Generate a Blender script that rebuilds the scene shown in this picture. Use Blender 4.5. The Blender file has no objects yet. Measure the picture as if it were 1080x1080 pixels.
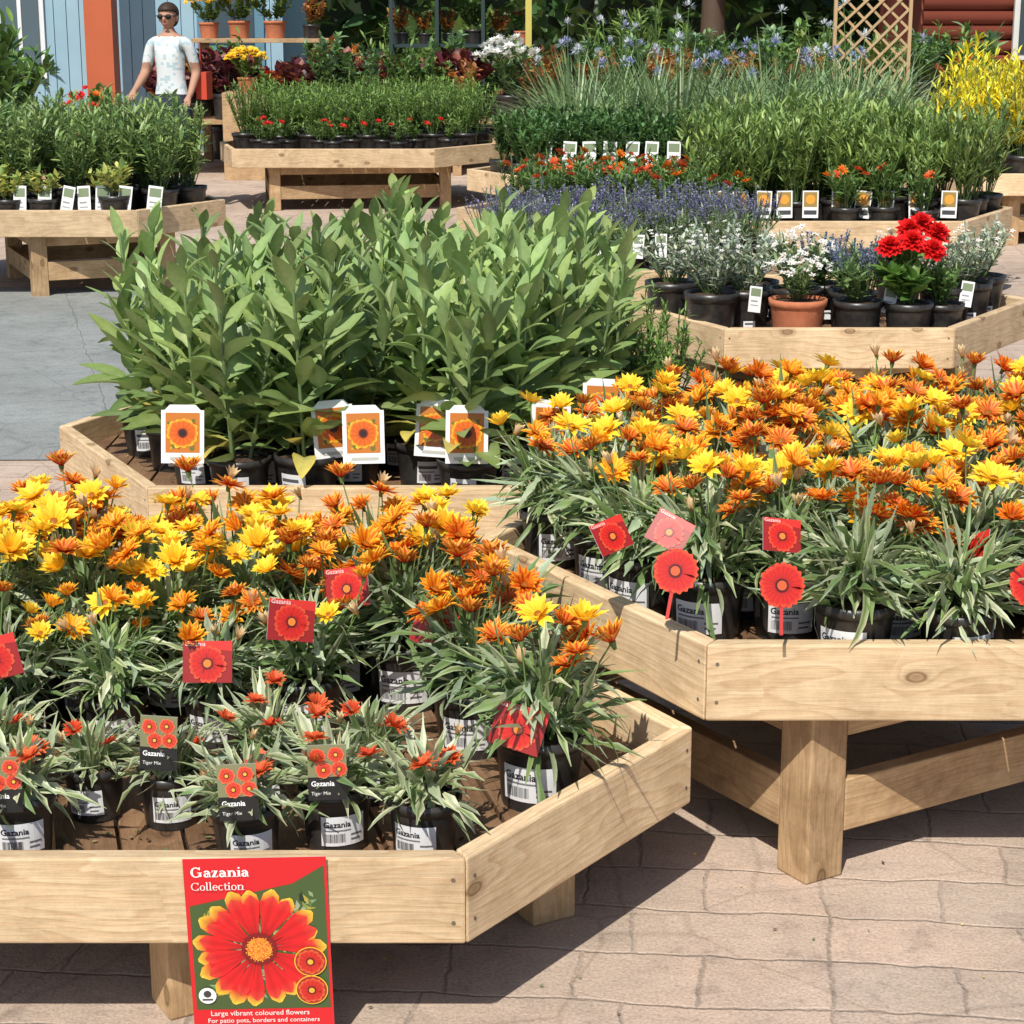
import bpy, math, random
from mathutils import Vector, Matrix, noise
from math import sin, cos, pi, radians, atan2
rnd = random.Random(11)
U = rnd.uniform
scene = bpy.context.scene
COL = scene.collection

# ------------------------------------------------------------------ materials
def newmat(name):
    m = bpy.data.materials.new(name); m.use_nodes = True
    nt = m.node_tree; nt.nodes.clear()
    out = nt.nodes.new('ShaderNodeOutputMaterial')
    return m, nt, out
def N(nt, t, **kw):
    n = nt.nodes.new(t)
    for k, v in kw.items():
        if k in n.inputs: n.inputs[k].default_value = v
        else: setattr(n, k, v)
    return n
def ramp(nt, stops, interp='LINEAR'):
    r = nt.nodes.new('ShaderNodeValToRGB'); cr = r.color_ramp; cr.interpolation = interp
    while len(cr.elements) < len(stops): cr.elements.new(0.5)
    for e, (p, c) in zip(cr.elements, stops):
        e.position = p; e.color = (*c, 1) if len(c) == 3 else c
    return r
def mixc(nt, fac, a, b, mode='MIX'):
    m = nt.nodes.new('ShaderNodeMix'); m.data_type = 'RGBA'; m.blend_type = mode
    for sock, val in ((m.inputs[0], fac), (m.inputs[6], a), (m.inputs[7], b)):
        if isinstance(val, bpy.types.NodeSocket): nt.links.new(val, sock)
        elif isinstance(val, tuple): sock.default_value = (*val, 1) if len(val) == 3 else val
        else: sock.default_value = val
    return m.outputs[2]
def math_n(nt, op, a, b=None, c=None):
    m = nt.nodes.new('ShaderNodeMath'); m.operation = op
    for i, v in enumerate((a, b, c)):
        if v is None: continue
        if isinstance(v, bpy.types.NodeSocket): nt.links.new(v, m.inputs[i])
        else: m.inputs[i].default_value = v
    return m.outputs[0]

def attr_mat(name, rough=.5, trans=.25, vary=.35, nscale=60, spec=.4, gain=1.0):
    m, nt, out = newmat(name)
    at = N(nt, 'ShaderNodeAttribute', attribute_name='Col')
    tc = N(nt, 'ShaderNodeTexCoord')
    nz = N(nt, 'ShaderNodeTexNoise', Scale=nscale, Detail=3.0)
    nt.links.new(tc.outputs['Object'], nz.inputs['Vector'])
    oi = N(nt, 'ShaderNodeObjectInfo')
    v = math_n(nt, 'MULTIPLY_ADD', nz.outputs['Fac'], vary, 1 - vary * .5)
    v2 = math_n(nt, 'MULTIPLY_ADD', oi.outputs['Random'], vary * .7, 1 - vary * .35)
    vv = math_n(nt, 'MULTIPLY', math_n(nt, 'MULTIPLY', v, v2), gain)
    hs = N(nt, 'ShaderNodeHueSaturation')
    nt.links.new(at.outputs['Color'], hs.inputs['Color']); nt.links.new(vv, hs.inputs['Value'])
    p = N(nt, 'ShaderNodeBsdfPrincipled', Roughness=rough)
    p.inputs['Specular IOR Level'].default_value = spec
    nt.links.new(hs.outputs[0], p.inputs['Base Color'])
    if trans > 0:
        tr = N(nt, 'ShaderNodeBsdfTranslucent')
        nt.links.new(hs.outputs[0], tr.inputs['Color'])
        mx = N(nt, 'ShaderNodeMixShader'); mx.inputs[0].default_value = trans
        nt.links.new(p.outputs[0], mx.inputs[1]); nt.links.new(tr.outputs[0], mx.inputs[2])
        nt.links.new(mx.outputs[0], out.inputs[0])
    else: nt.links.new(p.outputs[0], out.inputs[0])
    return m
M_leaf = attr_mat('leaf', .42, .3, .5, 70, .5, 1.5)
M_petal = attr_mat('petal', .5, .35, .15, 150, .3, 1.1)
M_print = attr_mat('printed_card', .35, 0, .06, 30, .5)
M_paint = attr_mat('painted', .6, 0, .25, 3, .3)

def simple(name, c1, c2, scale, rough=.8, bump=.3, spec=.3, coord='Object'):
    m, nt, out = newmat(name)
    tc = N(nt, 'ShaderNodeTexCoord'); nz = N(nt, 'ShaderNodeTexNoise', Scale=scale, Detail=6.0, Roughness=.65)
    nt.links.new(tc.outputs[coord], nz.inputs['Vector'])
    r = ramp(nt, [(.3, c1), (.7, c2)]); nt.links.new(nz.outputs['Fac'], r.inputs[0])
    p = N(nt, 'ShaderNodeBsdfPrincipled', Roughness=rough); p.inputs['Specular IOR Level'].default_value = spec
    nt.links.new(r.outputs[0], p.inputs['Base Color'])
    b = N(nt, 'ShaderNodeBump', Strength=bump, Distance=.005)
    nt.links.new(nz.outputs['Fac'], b.inputs['Height']); nt.links.new(b.outputs[0], p.inputs['Normal'])
    nt.links.new(p.outputs[0], out.inputs[0]); return m
M_pot = simple('black_plastic', (.012, .012, .013), (.05, .045, .04), 25, .36, .08, .5)
M_soil = simple('compost', (.02, .012, .008), (.12, .07, .045), 90, .95, 1)
M_terra = simple('terracotta', (.42, .13, .06), (.55, .2, .1), 20, .8, .2)
PM = [M_leaf, M_petal, M_pot, M_print, M_soil, M_terra, M_paint]
LEAF, PETAL, POT, PRINT, SOIL, TERRA, PAINT = range(7)

def wood_mat(name, light, mid, dark, dirt=.25):
    m, nt, out = newmat(name)
    tc = N(nt, 'ShaderNodeTexCoord'); oi = N(nt, 'ShaderNodeObjectInfo')
    off = N(nt, 'ShaderNodeVectorMath', operation='SCALE'); off.inputs[0].default_value = (37, 11, 5)
    nt.links.new(oi.outputs['Random'], off.inputs['Scale'])
    ad = N(nt, 'ShaderNodeVectorMath', operation='ADD')
    nt.links.new(tc.outputs['Object'], ad.inputs[0]); nt.links.new(off.outputs[0], ad.inputs[1])
    def mp(sx, sy, sz):
        q = N(nt, 'ShaderNodeMapping'); q.inputs['Scale'].default_value = (sx, sy, sz)
        nt.links.new(ad.outputs[0], q.inputs['Vector']); return q.outputs[0]
    sep = N(nt, 'ShaderNodeSeparateXYZ'); nt.links.new(ad.outputs[0], sep.inputs[0])
    zy = math_n(nt, 'ADD', sep.outputs[2], sep.outputs[1])
    cv = N(nt, 'ShaderNodeCombineXYZ')
    nt.links.new(math_n(nt, 'MULTIPLY', sep.outputs[0], 4.6), cv.inputs[0]); nt.links.new(math_n(nt, 'MULTIPLY', zy, 8.5), cv.inputs[1])
    vor = N(nt, 'ShaderNodeTexVoronoi', Scale=1.0, Randomness=.9); vor.voronoi_dimensions = '2D'; nt.links.new(cv.outputs[0], vor.inputs['Vector'])
    sc3 = N(nt, 'ShaderNodeSeparateColor'); nt.links.new(vor.outputs['Color'], sc3.inputs[0])
    nokn = math_n(nt, 'GREATER_THAN', sc3.outputs[0], .42)
    kd = math_n(nt, 'ADD', vor.outputs['Distance'], nokn)
    nbig = N(nt, 'ShaderNodeTexNoise', Scale=1.0, Detail=2.0); nt.links.new(mp(1.6, 9, 9), nbig.inputs['Vector'])
    kinf = math_n(nt, 'DIVIDE', .06, math_n(nt, 'ADD', kd, .07))
    zz = math_n(nt, 'MULTIPLY', zy, 40)
    ph = math_n(nt, 'ADD', zz, math_n(nt, 'MULTIPLY', nbig.outputs['Fac'], 12))
    ph = math_n(nt, 'ADD', ph, math_n(nt, 'MULTIPLY', kinf, 5))
    ring = math_n(nt, 'FRACT', ph)
    fine = N(nt, 'ShaderNodeTexNoise', Scale=1.0, Detail=5.0, Roughness=.75); nt.links.new(mp(9, 260, 260), fine.inputs['Vector'])
    r1 = ramp(nt, [(0, light), (.6, mid), (.9, dark), (1, light)]); nt.links.new(ring, r1.inputs[0])
    base = mixc(nt, .42, light, r1.outputs[0])
    fr = ramp(nt, [(.3, (.66, .63, .6)), (.62, (1.05, 1.05, 1.05))]); nt.links.new(fine.outputs['Fac'], fr.inputs[0])
    base = mixc(nt, .75, base, fr.outputs[0], 'MULTIPLY')
    kr = ramp(nt, [(.0, (.75, .75, .75)), (.05, (.6, .6, .6)), (.075, (.95, .95, .95)), (.1, (.3, .3, .3)), (.17, (0, 0, 0))]); nt.links.new(kd, kr.inputs[0])
    base = mixc(nt, kr.outputs[0], base, tuple(x * .5 for x in dark))
    big = N(nt, 'ShaderNodeTexNoise', Scale=6.0, Detail=8.0, Roughness=.75); nt.links.new(ad.outputs[0], big.inputs['Vector'])
    br = ramp(nt, [(.4, (1, 1, 1)), (.72, (.5, .45, .4))]); nt.links.new(big.outputs['Fac'], br.inputs[0])
    base = mixc(nt, min(1, dirt * 2.4), base, br.outputs[0], 'MULTIPLY')
    hs = N(nt, 'ShaderNodeHueSaturation'); nt.links.new(base, hs.inputs['Color'])
    nt.links.new(math_n(nt, 'MULTIPLY_ADD', oi.outputs['Random'], .3, .85), hs.inputs['Value'])
    p = N(nt, 'ShaderNodeBsdfPrincipled', Roughness=.7); p.inputs['Specular IOR Level'].default_value = .25
    nt.links.new(hs.outputs[0], p.inputs['Base Color'])
    b = N(nt, 'ShaderNodeBump', Strength=.45, Distance=.002)
    nt.links.new(fine.outputs['Fac'], b.inputs['Height']); nt.links.new(b.outputs[0], p.inputs['Normal'])
    nt.links.new(p.outputs[0], out.inputs[0]); return m
M_pine = wood_mat('pine_board', (.8, .61, .38), (.7, .49, .27), (.48, .27, .12), .3)
M_post = wood_mat('pine_post', (.6, .41, .23), (.5, .33, .17), (.34, .2, .09), .42)
M_deck = wood_mat('deck_slats', (.28, .165, .09), (.2, .11, .06), (.1, .055, .03), .5)

def paving(name, c1, c2, c3, bw, rh, rot, mort=.7, bump=.7):
    m, nt, out = newmat(name)
    tc = N(nt, 'ShaderNodeTexCoord')
    nz = N(nt, 'ShaderNodeTexNoise', Scale=4, Detail=6.0, Roughness=.6); nt.links.new(tc.outputs['Object'], nz.inputs['Vector'])
    sb = N(nt, 'ShaderNodeVectorMath', operation='SUBTRACT'); nt.links.new(nz.outputs['Color'], sb.inputs[0]); sb.inputs[1].default_value = (.5, .5, .5)
    sc = N(nt, 'ShaderNodeVectorMath', operation='SCALE'); nt.links.new(sb.outputs[0], sc.inputs[0]); sc.inputs['Scale'].default_value = .07
    ad = N(nt, 'ShaderNodeVectorMath', operation='ADD'); nt.links.new(tc.outputs['Object'], ad.inputs[0]); nt.links.new(sc.outputs[0], ad.inputs[1])
    mp = N(nt, 'ShaderNodeMapping'); mp.inputs['Rotation'].default_value = (0, 0, radians(rot)); nt.links.new(ad.outputs[0], mp.inputs['Vector'])
    bk = nt.nodes.new('ShaderNodeTexBrick'); nt.links.new(mp.outputs[0], bk.inputs['Vector'])
    bk.offset = .37; bk.squash = 1.6; bk.squash_frequency = 2; bk.offset_frequency = 2
    bk.inputs['Scale'].default_value = 1; bk.inputs['Brick Width'].default_value = bw; bk.inputs['Row Height'].default_value = rh
    bk.inputs['Mortar Size'].default_value = .006; bk.inputs['Mortar Smooth'].default_value = 1.0; bk.inputs['Bias'].default_value = -.1
    bk.inputs['Color1'].default_value = (*c1, 1); bk.inputs['Color2'].default_value = (*c2, 1); bk.inputs['Mortar'].default_value = (*[x * mort for x in c3], 1)
    n2 = N(nt, 'ShaderNodeTexNoise', Scale=11.0, Detail=9.0, Roughness=.75); nt.links.new(tc.outputs['Object'], n2.inputs['Vector'])
    r = ramp(nt, [(.3, (.5, .5, .52)), (.48, (.98, .98, .98)), (.75, (1.15, 1.12, 1.06))]); nt.links.new(n2.outputs['Fac'], r.inputs[0])
    c = mixc(nt, .9, bk.outputs['Color'], r.outputs[0], 'MULTIPLY')
    n3 = N(nt, 'ShaderNodeTexNoise', Scale=2.6, Detail=6.0, Roughness=.65); nt.links.new(tc.outputs['Object'], n3.inputs['Vector'])
    r3 = ramp(nt, [(.42, (0, 0, 0)), (.6, (1, 1, 1))]); nt.links.new(n3.outputs['Fac'], r3.inputs[0])
    c = mixc(nt, math_n(nt, 'MULTIPLY', r3.outputs[0], .65), c, c3)
    n4 = N(nt, 'ShaderNodeTexNoise', Scale=170.0, Detail=3.0); nt.links.new(tc.outputs['Object'], n4.inputs['Vector'])
    r4 = ramp(nt, [(.3, (.66, .66, .66)), (.6, (1.06, 1.06, 1.06))]); nt.links.new(n4.outputs['Fac'], r4.inputs[0])
    c = mixc(nt, .8, c, r4.outputs[0], 'MULTIPLY')
    v = N(nt, 'ShaderNodeTexVoronoi', Scale=2.1, feature='DISTANCE_TO_EDGE'); nt.links.new(ad.outputs[0], v.inputs['Vector'])
    vr = ramp(nt, [(.0, (.72, .7, .68)), (.012, (1, 1, 1))]); nt.links.new(v.outputs['Distance'], vr.inputs[0])
    c = mixc(nt, .7, c, vr.outputs[0], 'MULTIPLY')
    n5 = N(nt, 'ShaderNodeTexNoise', Scale=1.1, Detail=7.0, Roughness=.7); nt.links.new(tc.outputs['Object'], n5.inputs['Vector'])
    r5 = ramp(nt, [(.4, (1, 1, 1)), (.62, (.7, .68, .66))]); nt.links.new(n5.outputs['Fac'], r5.inputs[0])
    c = mixc(nt, .7, c, r5.outputs[0], 'MULTIPLY')
    p = N(nt, 'ShaderNodeBsdfPrincipled', Roughness=.7); nt.links.new(c, p.inputs['Base Color']); p.inputs['Specular IOR Level'].default_value = .35
    hgt = math_n(nt, 'ADD', math_n(nt, 'MULTIPLY', bk.outputs['Fac'], -.6), math_n(nt, 'MULTIPLY', n2.outputs['Fac'], 1.5))
    b = N(nt, 'ShaderNodeBump', Strength=bump, Distance=.009); nt.links.new(hgt, b.inputs['Height']); nt.links.new(b.outputs[0], p.inputs['Normal'])
    nt.links.new(p.outputs[0], out.inputs[0]); return m
M_ground = paving('stamped_paving', (.63, .475, .37), (.5, .4, .32), (.59, .47, .37), .21, .17, 6, .66)
M_path = paving('grey_path', (.33, .35, .335), (.29, .315, .3), (.35, .365, .35), .45, .4, -15, .8)

# ------------------------------------------------------------------ mesh builder
class MB:
    def __init__(s): s.v = []; s.f = []; s.c = []; s.m = []; s.sm = []
    def add(s, vs, fs, cs, mat, smooth=True):
        o = len(s.v); s.v += [tuple(v) for v in vs]
        if isinstance(cs, tuple): cs = [cs] * len(vs)
        s.c += cs
        for f in fs:
            s.f.append(tuple(i + o for i in f)); s.m.append(mat); s.sm.append(smooth)
    def mesh(s, name, mats=None):
        me = bpy.data.meshes.new(name); me.from_pydata(s.v, [], s.f)
        for m in (mats or PM): me.materials.append(m)
        a = me.attributes.new('Col', 'FLOAT_COLOR', 'POINT')
        flat = []
        for c in s.c: flat += [c[0], c[1], c[2], 1.0]
        a.data.foreach_set('color', flat)
        me.polygons.foreach_set('material_index', s.m); me.polygons.foreach_set('use_smooth', s.sm)
        me.update(); return me
def obj(name, data, loc=(0, 0, 0), rot=(0, 0, 0), sc=1, parent=None):
    o = bpy.data.objects.new(name, data); COL.objects.link(o); o.location = loc; o.rotation_euler = rot
    o.scale = (sc, sc, sc) if not isinstance(sc, tuple) else sc
    if parent: o.parent = parent
    return o
def lerp(a, b, t): return tuple(a[i] + (b[i] - a[i]) * t for i in range(3))
def jit(c, k=.15):
    f = 1 + U(-k, k); g = U(-k, k) * .4
    return (max(0, c[0] * (f + g)), max(0, c[1] * f), max(0, c[2] * (f - g)))
leafS = lambda t: max(.04, sin(pi * min(1, t * .94 + .04)) ** .8)
def sageS(t): return .14 if t < .12 else max(.04, (sin(pi * ((t - .12) / .88) ** .8 * .97 + .03) ** .8) * (1 - .25 * t))
def petalS(t): return .5 + .75 * t if t < .6 else max(.05, .95 * (1 - ((t - .6) / .41) ** 2.4))
def strapS(t): return min(1, .5 + t * 3) * max(.06, 1 - t ** 4)
def lobeS(t): return (.4 + .9 * abs(sin(t * pi * 2.6))) * max(.1, 1 - t ** 5)
Z = Vector((0, 0, 1))
def blade(mb, p, d, n, L, W, bend, cb, ct, eb, et, mat, segs=4, shape=leafS, fold=.25):
    side = d.cross(n).normalized(); pos = p.copy(); vs = []; cs = []; fs = []
    for i in range(segs + 1):
        t = i / segs; a = bend * t
        dd = d * cos(a) + n * sin(a); nn = n * cos(a) - d * sin(a)
        w = W * .5 * shape(t); up = nn * (fold * w)
        vs += [pos + side * w + up, pos.copy(), pos - side * w + up]
        e = lerp(eb, et, t); cs += [e, lerp(cb, ct, t), e]
        if i < segs:
            b = i * 3; fs += [(b, b + 1, b + 4, b + 3), (b + 1, b + 2, b + 5, b + 4)]
        pos = pos + dd * (L / segs)
    mb.add(vs, fs, cs, mat); return pos
def azel(az, el, roll=0):
    d = Vector((cos(el) * cos(az), cos(el) * sin(az), sin(el)))
    n = Vector((-sin(el) * cos(az), -sin(el) * sin(az), cos(el)))
    if roll: n = Matrix.Rotation(roll, 3, d) @ n
    return d, n
def stem(mb, p0, p1, r, col, mat=LEAF, k=3):
    d = (p1 - p0).normalized(); a = d.orthogonal().normalized(); b = d.cross(a)
    vs = []
    for p, rr in ((p0, r), (p1, r * .7)):
        for i in range(k):
            an = 2 * pi * i / k; vs.append(p + a * (rr * cos(an)) + b * (rr * sin(an)))
    mb.add(vs, [(i, (i + 1) % k, k + (i + 1) % k, k + i) for i in range(k)], col, mat)
def lathe(mb, prof, n, col, mat, x=0, y=0, cap=False):
    vs = [(x + r * cos(2 * pi * i / n), y + r * sin(2 * pi * i / n), z) for r, z in prof for i in range(n)]
    fs = [(j * n + i, j * n + (i + 1) % n, (j + 1) * n + (i + 1) % n, (j + 1) * n + i) for j in range(len(prof) - 1) for i in range(n)]
    if cap: fs.append(tuple((len(prof) - 1) * n + i for i in range(n)))
    mb.add(vs, fs, col, mat)
def pot(mb, r, h, mat=POT, n=20):
    c = (.02, .02, .02)
    lathe(mb, [(r * .8, 0), (r * .93, h * .8), (r * .95, h * .83), (r * 1.0, h * .84), (r * 1.02, h), (r * .95, h), (r * .92, h - .012)], n, c, mat)
    lathe(mb, [(r * .92, h - .014), (r * .5, h - .006), (.001, h - .004)], n, c, SOIL)
_tc = {}
def text_geo(s, bold=0.0):
    if (s, bold) in _tc: return _tc[(s, bold)]
    cu = bpy.data.curves.new('t', 'FONT'); cu.body = s; cu.size = 1; cu.offset = bold; cu.resolution_u = 2
    o = bpy.data.objects.new('t', cu); COL.objects.link(o)
    dg = bpy.context.evaluated_depsgraph_get(); dg.update()
    me = bpy.data.meshes.new_from_object(o.evaluated_get(dg))
    vs = [tuple(v.co) for v in me.vertices]; fs = [tuple(p.vertices) for p in me.polygons]
    bpy.data.objects.remove(o); bpy.data.meshes.remove(me)
    x0 = min(v[0] for v in vs); x1 = max(v[0] for v in vs)
    vs = [((v[0] - x0) / (x1 - x0), v[1] / (x1 - x0)) for v in vs]
    _tc[(s, bold)] = (vs, fs); return vs, fs
# vector serif lettering for the poster
def serif_text(F, s, x, z, w, col, k, heavy=1.0):
    polys = []; cx = 0.0
    T = .13 * heavy; t = .055 * heavy
    def ring(ox, oz, rx, rz, a0, a1, th, tn, n=22):
        for i in range(n):
            q = []
            for a, o in ((i, 0), (i + 1, 0), (i + 1, 1), (i, 1)):
                an = a0 + (a1 - a0) * a / n; wd = tn + (th - tn) * abs(cos(an))
                rr = (rx - wd * o, rz - (tn + (th - tn) * abs(cos(an)) * .3) * o)
                q.append((ox + rr[0] * cos(an), oz + rr[1] * sin(an)))
            polys.append(q)
    def R(x0, z0, x1, z1): polys.append([(x0, z0), (x1, z0), (x1, z1), (x0, z1)])
    for ch in s:
        c = cx
        if ch in 'GC':
            ring(c + .36, .36, .36, .37, radians(42), radians(318), T, t); R(c + .58, .52, c + .64, .74)
            if ch == 'G': R(c + .55, .04, c + .55 + T, .34); R(c + .45, .31, c + .76, .36); cx += .84
            else: R(c + .59, .0, c + .64, .2); cx += .74
        elif ch == 'a':
            ring(c + .2, .15, .19, .16, 0, 2 * pi, T * .9, t); R(c + .29, 0, c + .29 + T, .36); ring(c + .22, .33, .2, .16, 0, pi * .93, T, t); R(c + .29, 0, c + .5, .05); cx += .54
        elif ch == 'z':
            R(c + .02, .43, c + .4, .48); R(c + .02, 0, c + .42, .05); polys.append([(c + .02, .05), (c + .02 + T * 1.2, .05), (c + .4, .43), (c + .4 - T * 1.2, .43)]); R(c + .02, .34, c + .06, .43); R(c + .38, .05, c + .42, .15); cx += .48
        elif ch == 'n':
            R(c + .06, 0, c + .06 + T, .46); R(c, 0, c + .26, .045); R(c, .43, c + .1, .475); R(c + .4, 0, c + .4 + T, .3); R(c + .33, 0, c + .6, .045); ring(c + .33, .28, .2, .2, 0, pi * .85, T, t); cx += .63
        elif ch in 'il':
            top = .47 if ch == 'i' else .76
            R(c + .06, 0, c + .06 + T, top); R(c, 0, c + .25, .045); R(c, top - .045, c + .1, top)
            if ch == 'i': ring(c + .06 + T / 2, .64, .07, .07, 0, 2 * pi, .069, .069, 10)
            cx += .29
        elif ch == 'o': ring(c + .23, .235, .23, .25, 0, 2 * pi, T, t); cx += .51
        elif ch in 'ec':
            ring(c + .22, .235, .22, .25, radians(0 if ch == 'e' else 45), radians(320), T, t)
            if ch == 'e': R(c + .1, .23, c + .43, .27)
            cx += .48
        elif ch == 't':
            R(c + .08, .05, c + .08 + T, .62); R(c, .43, c + .3, .475); ring(c + .21, .1, .13, .11, pi, pi * 1.9, T, t); cx += .34
    sc = w / cx
    for q in polys: F.poly([(x + a * sc, z + b * sc) for a, b in q], col, k)
class Flat:
    def __init__(s, mb, f=None): s.mb = mb; s.f = f or (lambda x, z, k: (x, -k * .0006, z))
    def poly(s, pts, col, k):
        s.mb.add([s.f(x, z, k) for x, z in pts], [tuple(range(len(pts)))], col, PRINT, False)
    def rect(s, x0, z0, x1, z1, col, k, seg=1):
        for i in range(seg):
            a = x0 + (x1 - x0) * i / seg; b = x0 + (x1 - x0) * (i + 1) / seg
            s.poly([(a, z0), (b, z0), (b, z1), (a, z1)], col, k)
    def disc(s, cx, cz, r, col, k, n=16):
        s.poly([(cx + r * cos(2 * pi * i / n), cz + r * sin(2 * pi * i / n)) for i in range(n)], col, k)
    def text(s, t, x, z, w, col, k, bold=0.0):
        vs, fs = text_geo(t, bold)
        s.mb.add([s.f(x + a * w, z + b * w, k) for a, b in vs], fs, col, PRINT, False)
    def flower(s, cx, cz, r, n, base, mid, tip, k, disc=(.9, .3, .02), ring=(.08, .01, .01), wid=1.25, clip=None, discs=True):
        for i in range(n):
            a = 2 * pi * i / n + U(-.05, .05); rr = r * U(.92, 1.04); hw = pi / n * wid
            prof = [(.15, .5), (.4, .75), (.62, .95), (.78, 1.0), (.92, .7), (1, .12)]
            vs = []; cs = []
            for t, w in prof:
                for sg in (-1, 0, 1):
                    aa = a + sg * hw * w; x = cx + cos(aa) * rr * t; z = cz + sin(aa) * rr * t
                    if clip: x = min(max(x, clip[0]), clip[1]); z = min(max(z, clip[2]), clip[3])
                    vs.append(s.f(x, z, k + (i % 2) * .5))
                    c = lerp(base, mid, min(1, t / .5)) if t < .78 else lerp(mid, tip, (t - .78) / .22)
                    if not sg: c = tuple(q * .72 for q in c)
                    cs.append(c)
            fs = [(j * 3 + q, j * 3 + q + 1, j * 3 + q + 4, j * 3 + q + 3) for j in range(5) for q in (0, 1)]
            s.mb.add(vs, fs, cs, PRINT, False)
        if discs: s.disc(cx, cz, r * .3, ring, k + 1.2, 18); s.disc(cx, cz, r * .21, disc, k + 2, 16)

def pot_label(mb, r, h, scale=1, txt='Gazania', tex=.8):
    w = min(.034 * scale, r * .62)
    def f(x, z, k):
        rr = (r * (tex + (.93 - tex) * z / (h * .8))) + .0012 + k * .0005
        return (rr * sin(x / rr), -rr * cos(x / rr), z)
    F = Flat(mb, f)
    z0, z1 = h * .16, h * .66
    F.rect(-w, z0, w, z1, (.78, .78, .78), 0, 8)
    hh = z1 - z0
    if txt: F.text(txt, -w * .9, z0 + hh * .64, w * 1.2, (.02, .02, .02), 1, .02)
    else: F.rect(-w * .9, z0 + hh * .66, w * .5, z0 + hh * .8, (.1, .1, .1), 1, 5)
    for i in range(20):
        x = -w * .85 + w * .9 * i / 20; F.rect(x, z0 + hh * .12, x + w * U(.01, .03), z0 + hh * .42, (.05, .05, .05), 1)
    F.rect(-w * .85, z0 + hh * .5, w * .3, z0 + hh * .55, (.2, .2, .2), 1, 4)
    F.rect(w * .3, z0 + hh * .32, w * .85, z0 + hh * .38, (.15, .15, .15), 1, 2)
    F.rect(w * .3, z0 + hh * .16, w * .75, z0 + hh * .22, (.15, .15, .15), 1, 2)

# ------------------------------------------------------------------ flowers / plants
def basis(Nn):
    a = Nn.orthogonal().normalized(); return a, Nn.cross(a)
def daisy(mb, p, Nn, Rr, npet, lift, pw, pal, centre=(.35, .12, .01), layers=2, segs=3, calyx=True):
    Nn = Nn.normalized(); u, v = basis(Nn); cb, ct, eb, et = pal
    for l in range(layers):
        for k in range(npet):
            a = 2 * pi * (k + .5 * l) / npet + U(-.1, .1); d0 = u * cos(a) + v * sin(a)
            t = lift + l * .4 + U(-.14, .2); d = d0 * cos(t) + Nn * sin(t); n = Nn * cos(t) - d0 * sin(t)
            f = U(.82, 1.1)
            blade(mb, p + d0 * (Rr * .1), d, n, Rr * (1 - .12 * l) * f, Rr * pw, U(-.45, .35), jit(cb, .15), jit(ct, .2), eb, jit(et, .08), PETAL, segs, petalS, .3)
    n = 8; vs = [p + (u * cos(2 * pi * i / n) + v * sin(2 * pi * i / n)) * (Rr * .2) + Nn * (Rr * .08) for i in range(n)] + [p + Nn * (Rr * .2)]
    mb.add(vs, [(i, (i + 1) % n, n) for i in range(n)], centre, PETAL)
    if calyx:
        vs = [p + (u * cos(2 * pi * i / 6) + v * sin(2 * pi * i / 6)) * (Rr * .17) for i in range(6)] + [p + (u * cos(2 * pi * i / 6) + v * sin(2 * pi * i / 6)) * (Rr * .08) - Nn * (Rr * .35) for i in range(6)]
        mb.add(vs, [(i, (i + 1) % 6, 6 + (i + 1) % 6, 6 + i) for i in range(6)], (.12, .2, .06), LEAF)
PAL_Y = ((.55, .02, .005), (.8, .16, .01), (.88, .48, .02), (.96, .74, .06))
PAL_YY = ((.85, .4, .01), (.95, .7, .04), (.93, .64, .03), (.97, .8, .1))
PAL_G = ((.7, .12, .01), (.92, .42, .02), (.92, .55, .02), (.96, .72, .05))
PAL_O = ((.42, .01, .006), (.66, .03, .008), (.78, .14, .01), (.95, .56, .03))
PAL_T = ((.4, .008, .006), (.6, .018, .008), (.7, .06, .01), (.97, .74, .08))
PAL_R = ((.4, .02, .012), (.62, .05, .02), (.65, .06, .025), (.8, .17, .05))
PAL_R2 = ((.5, .03, .01), (.68, .08, .03), (.7, .1, .03), (.85, .28, .08))
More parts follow.
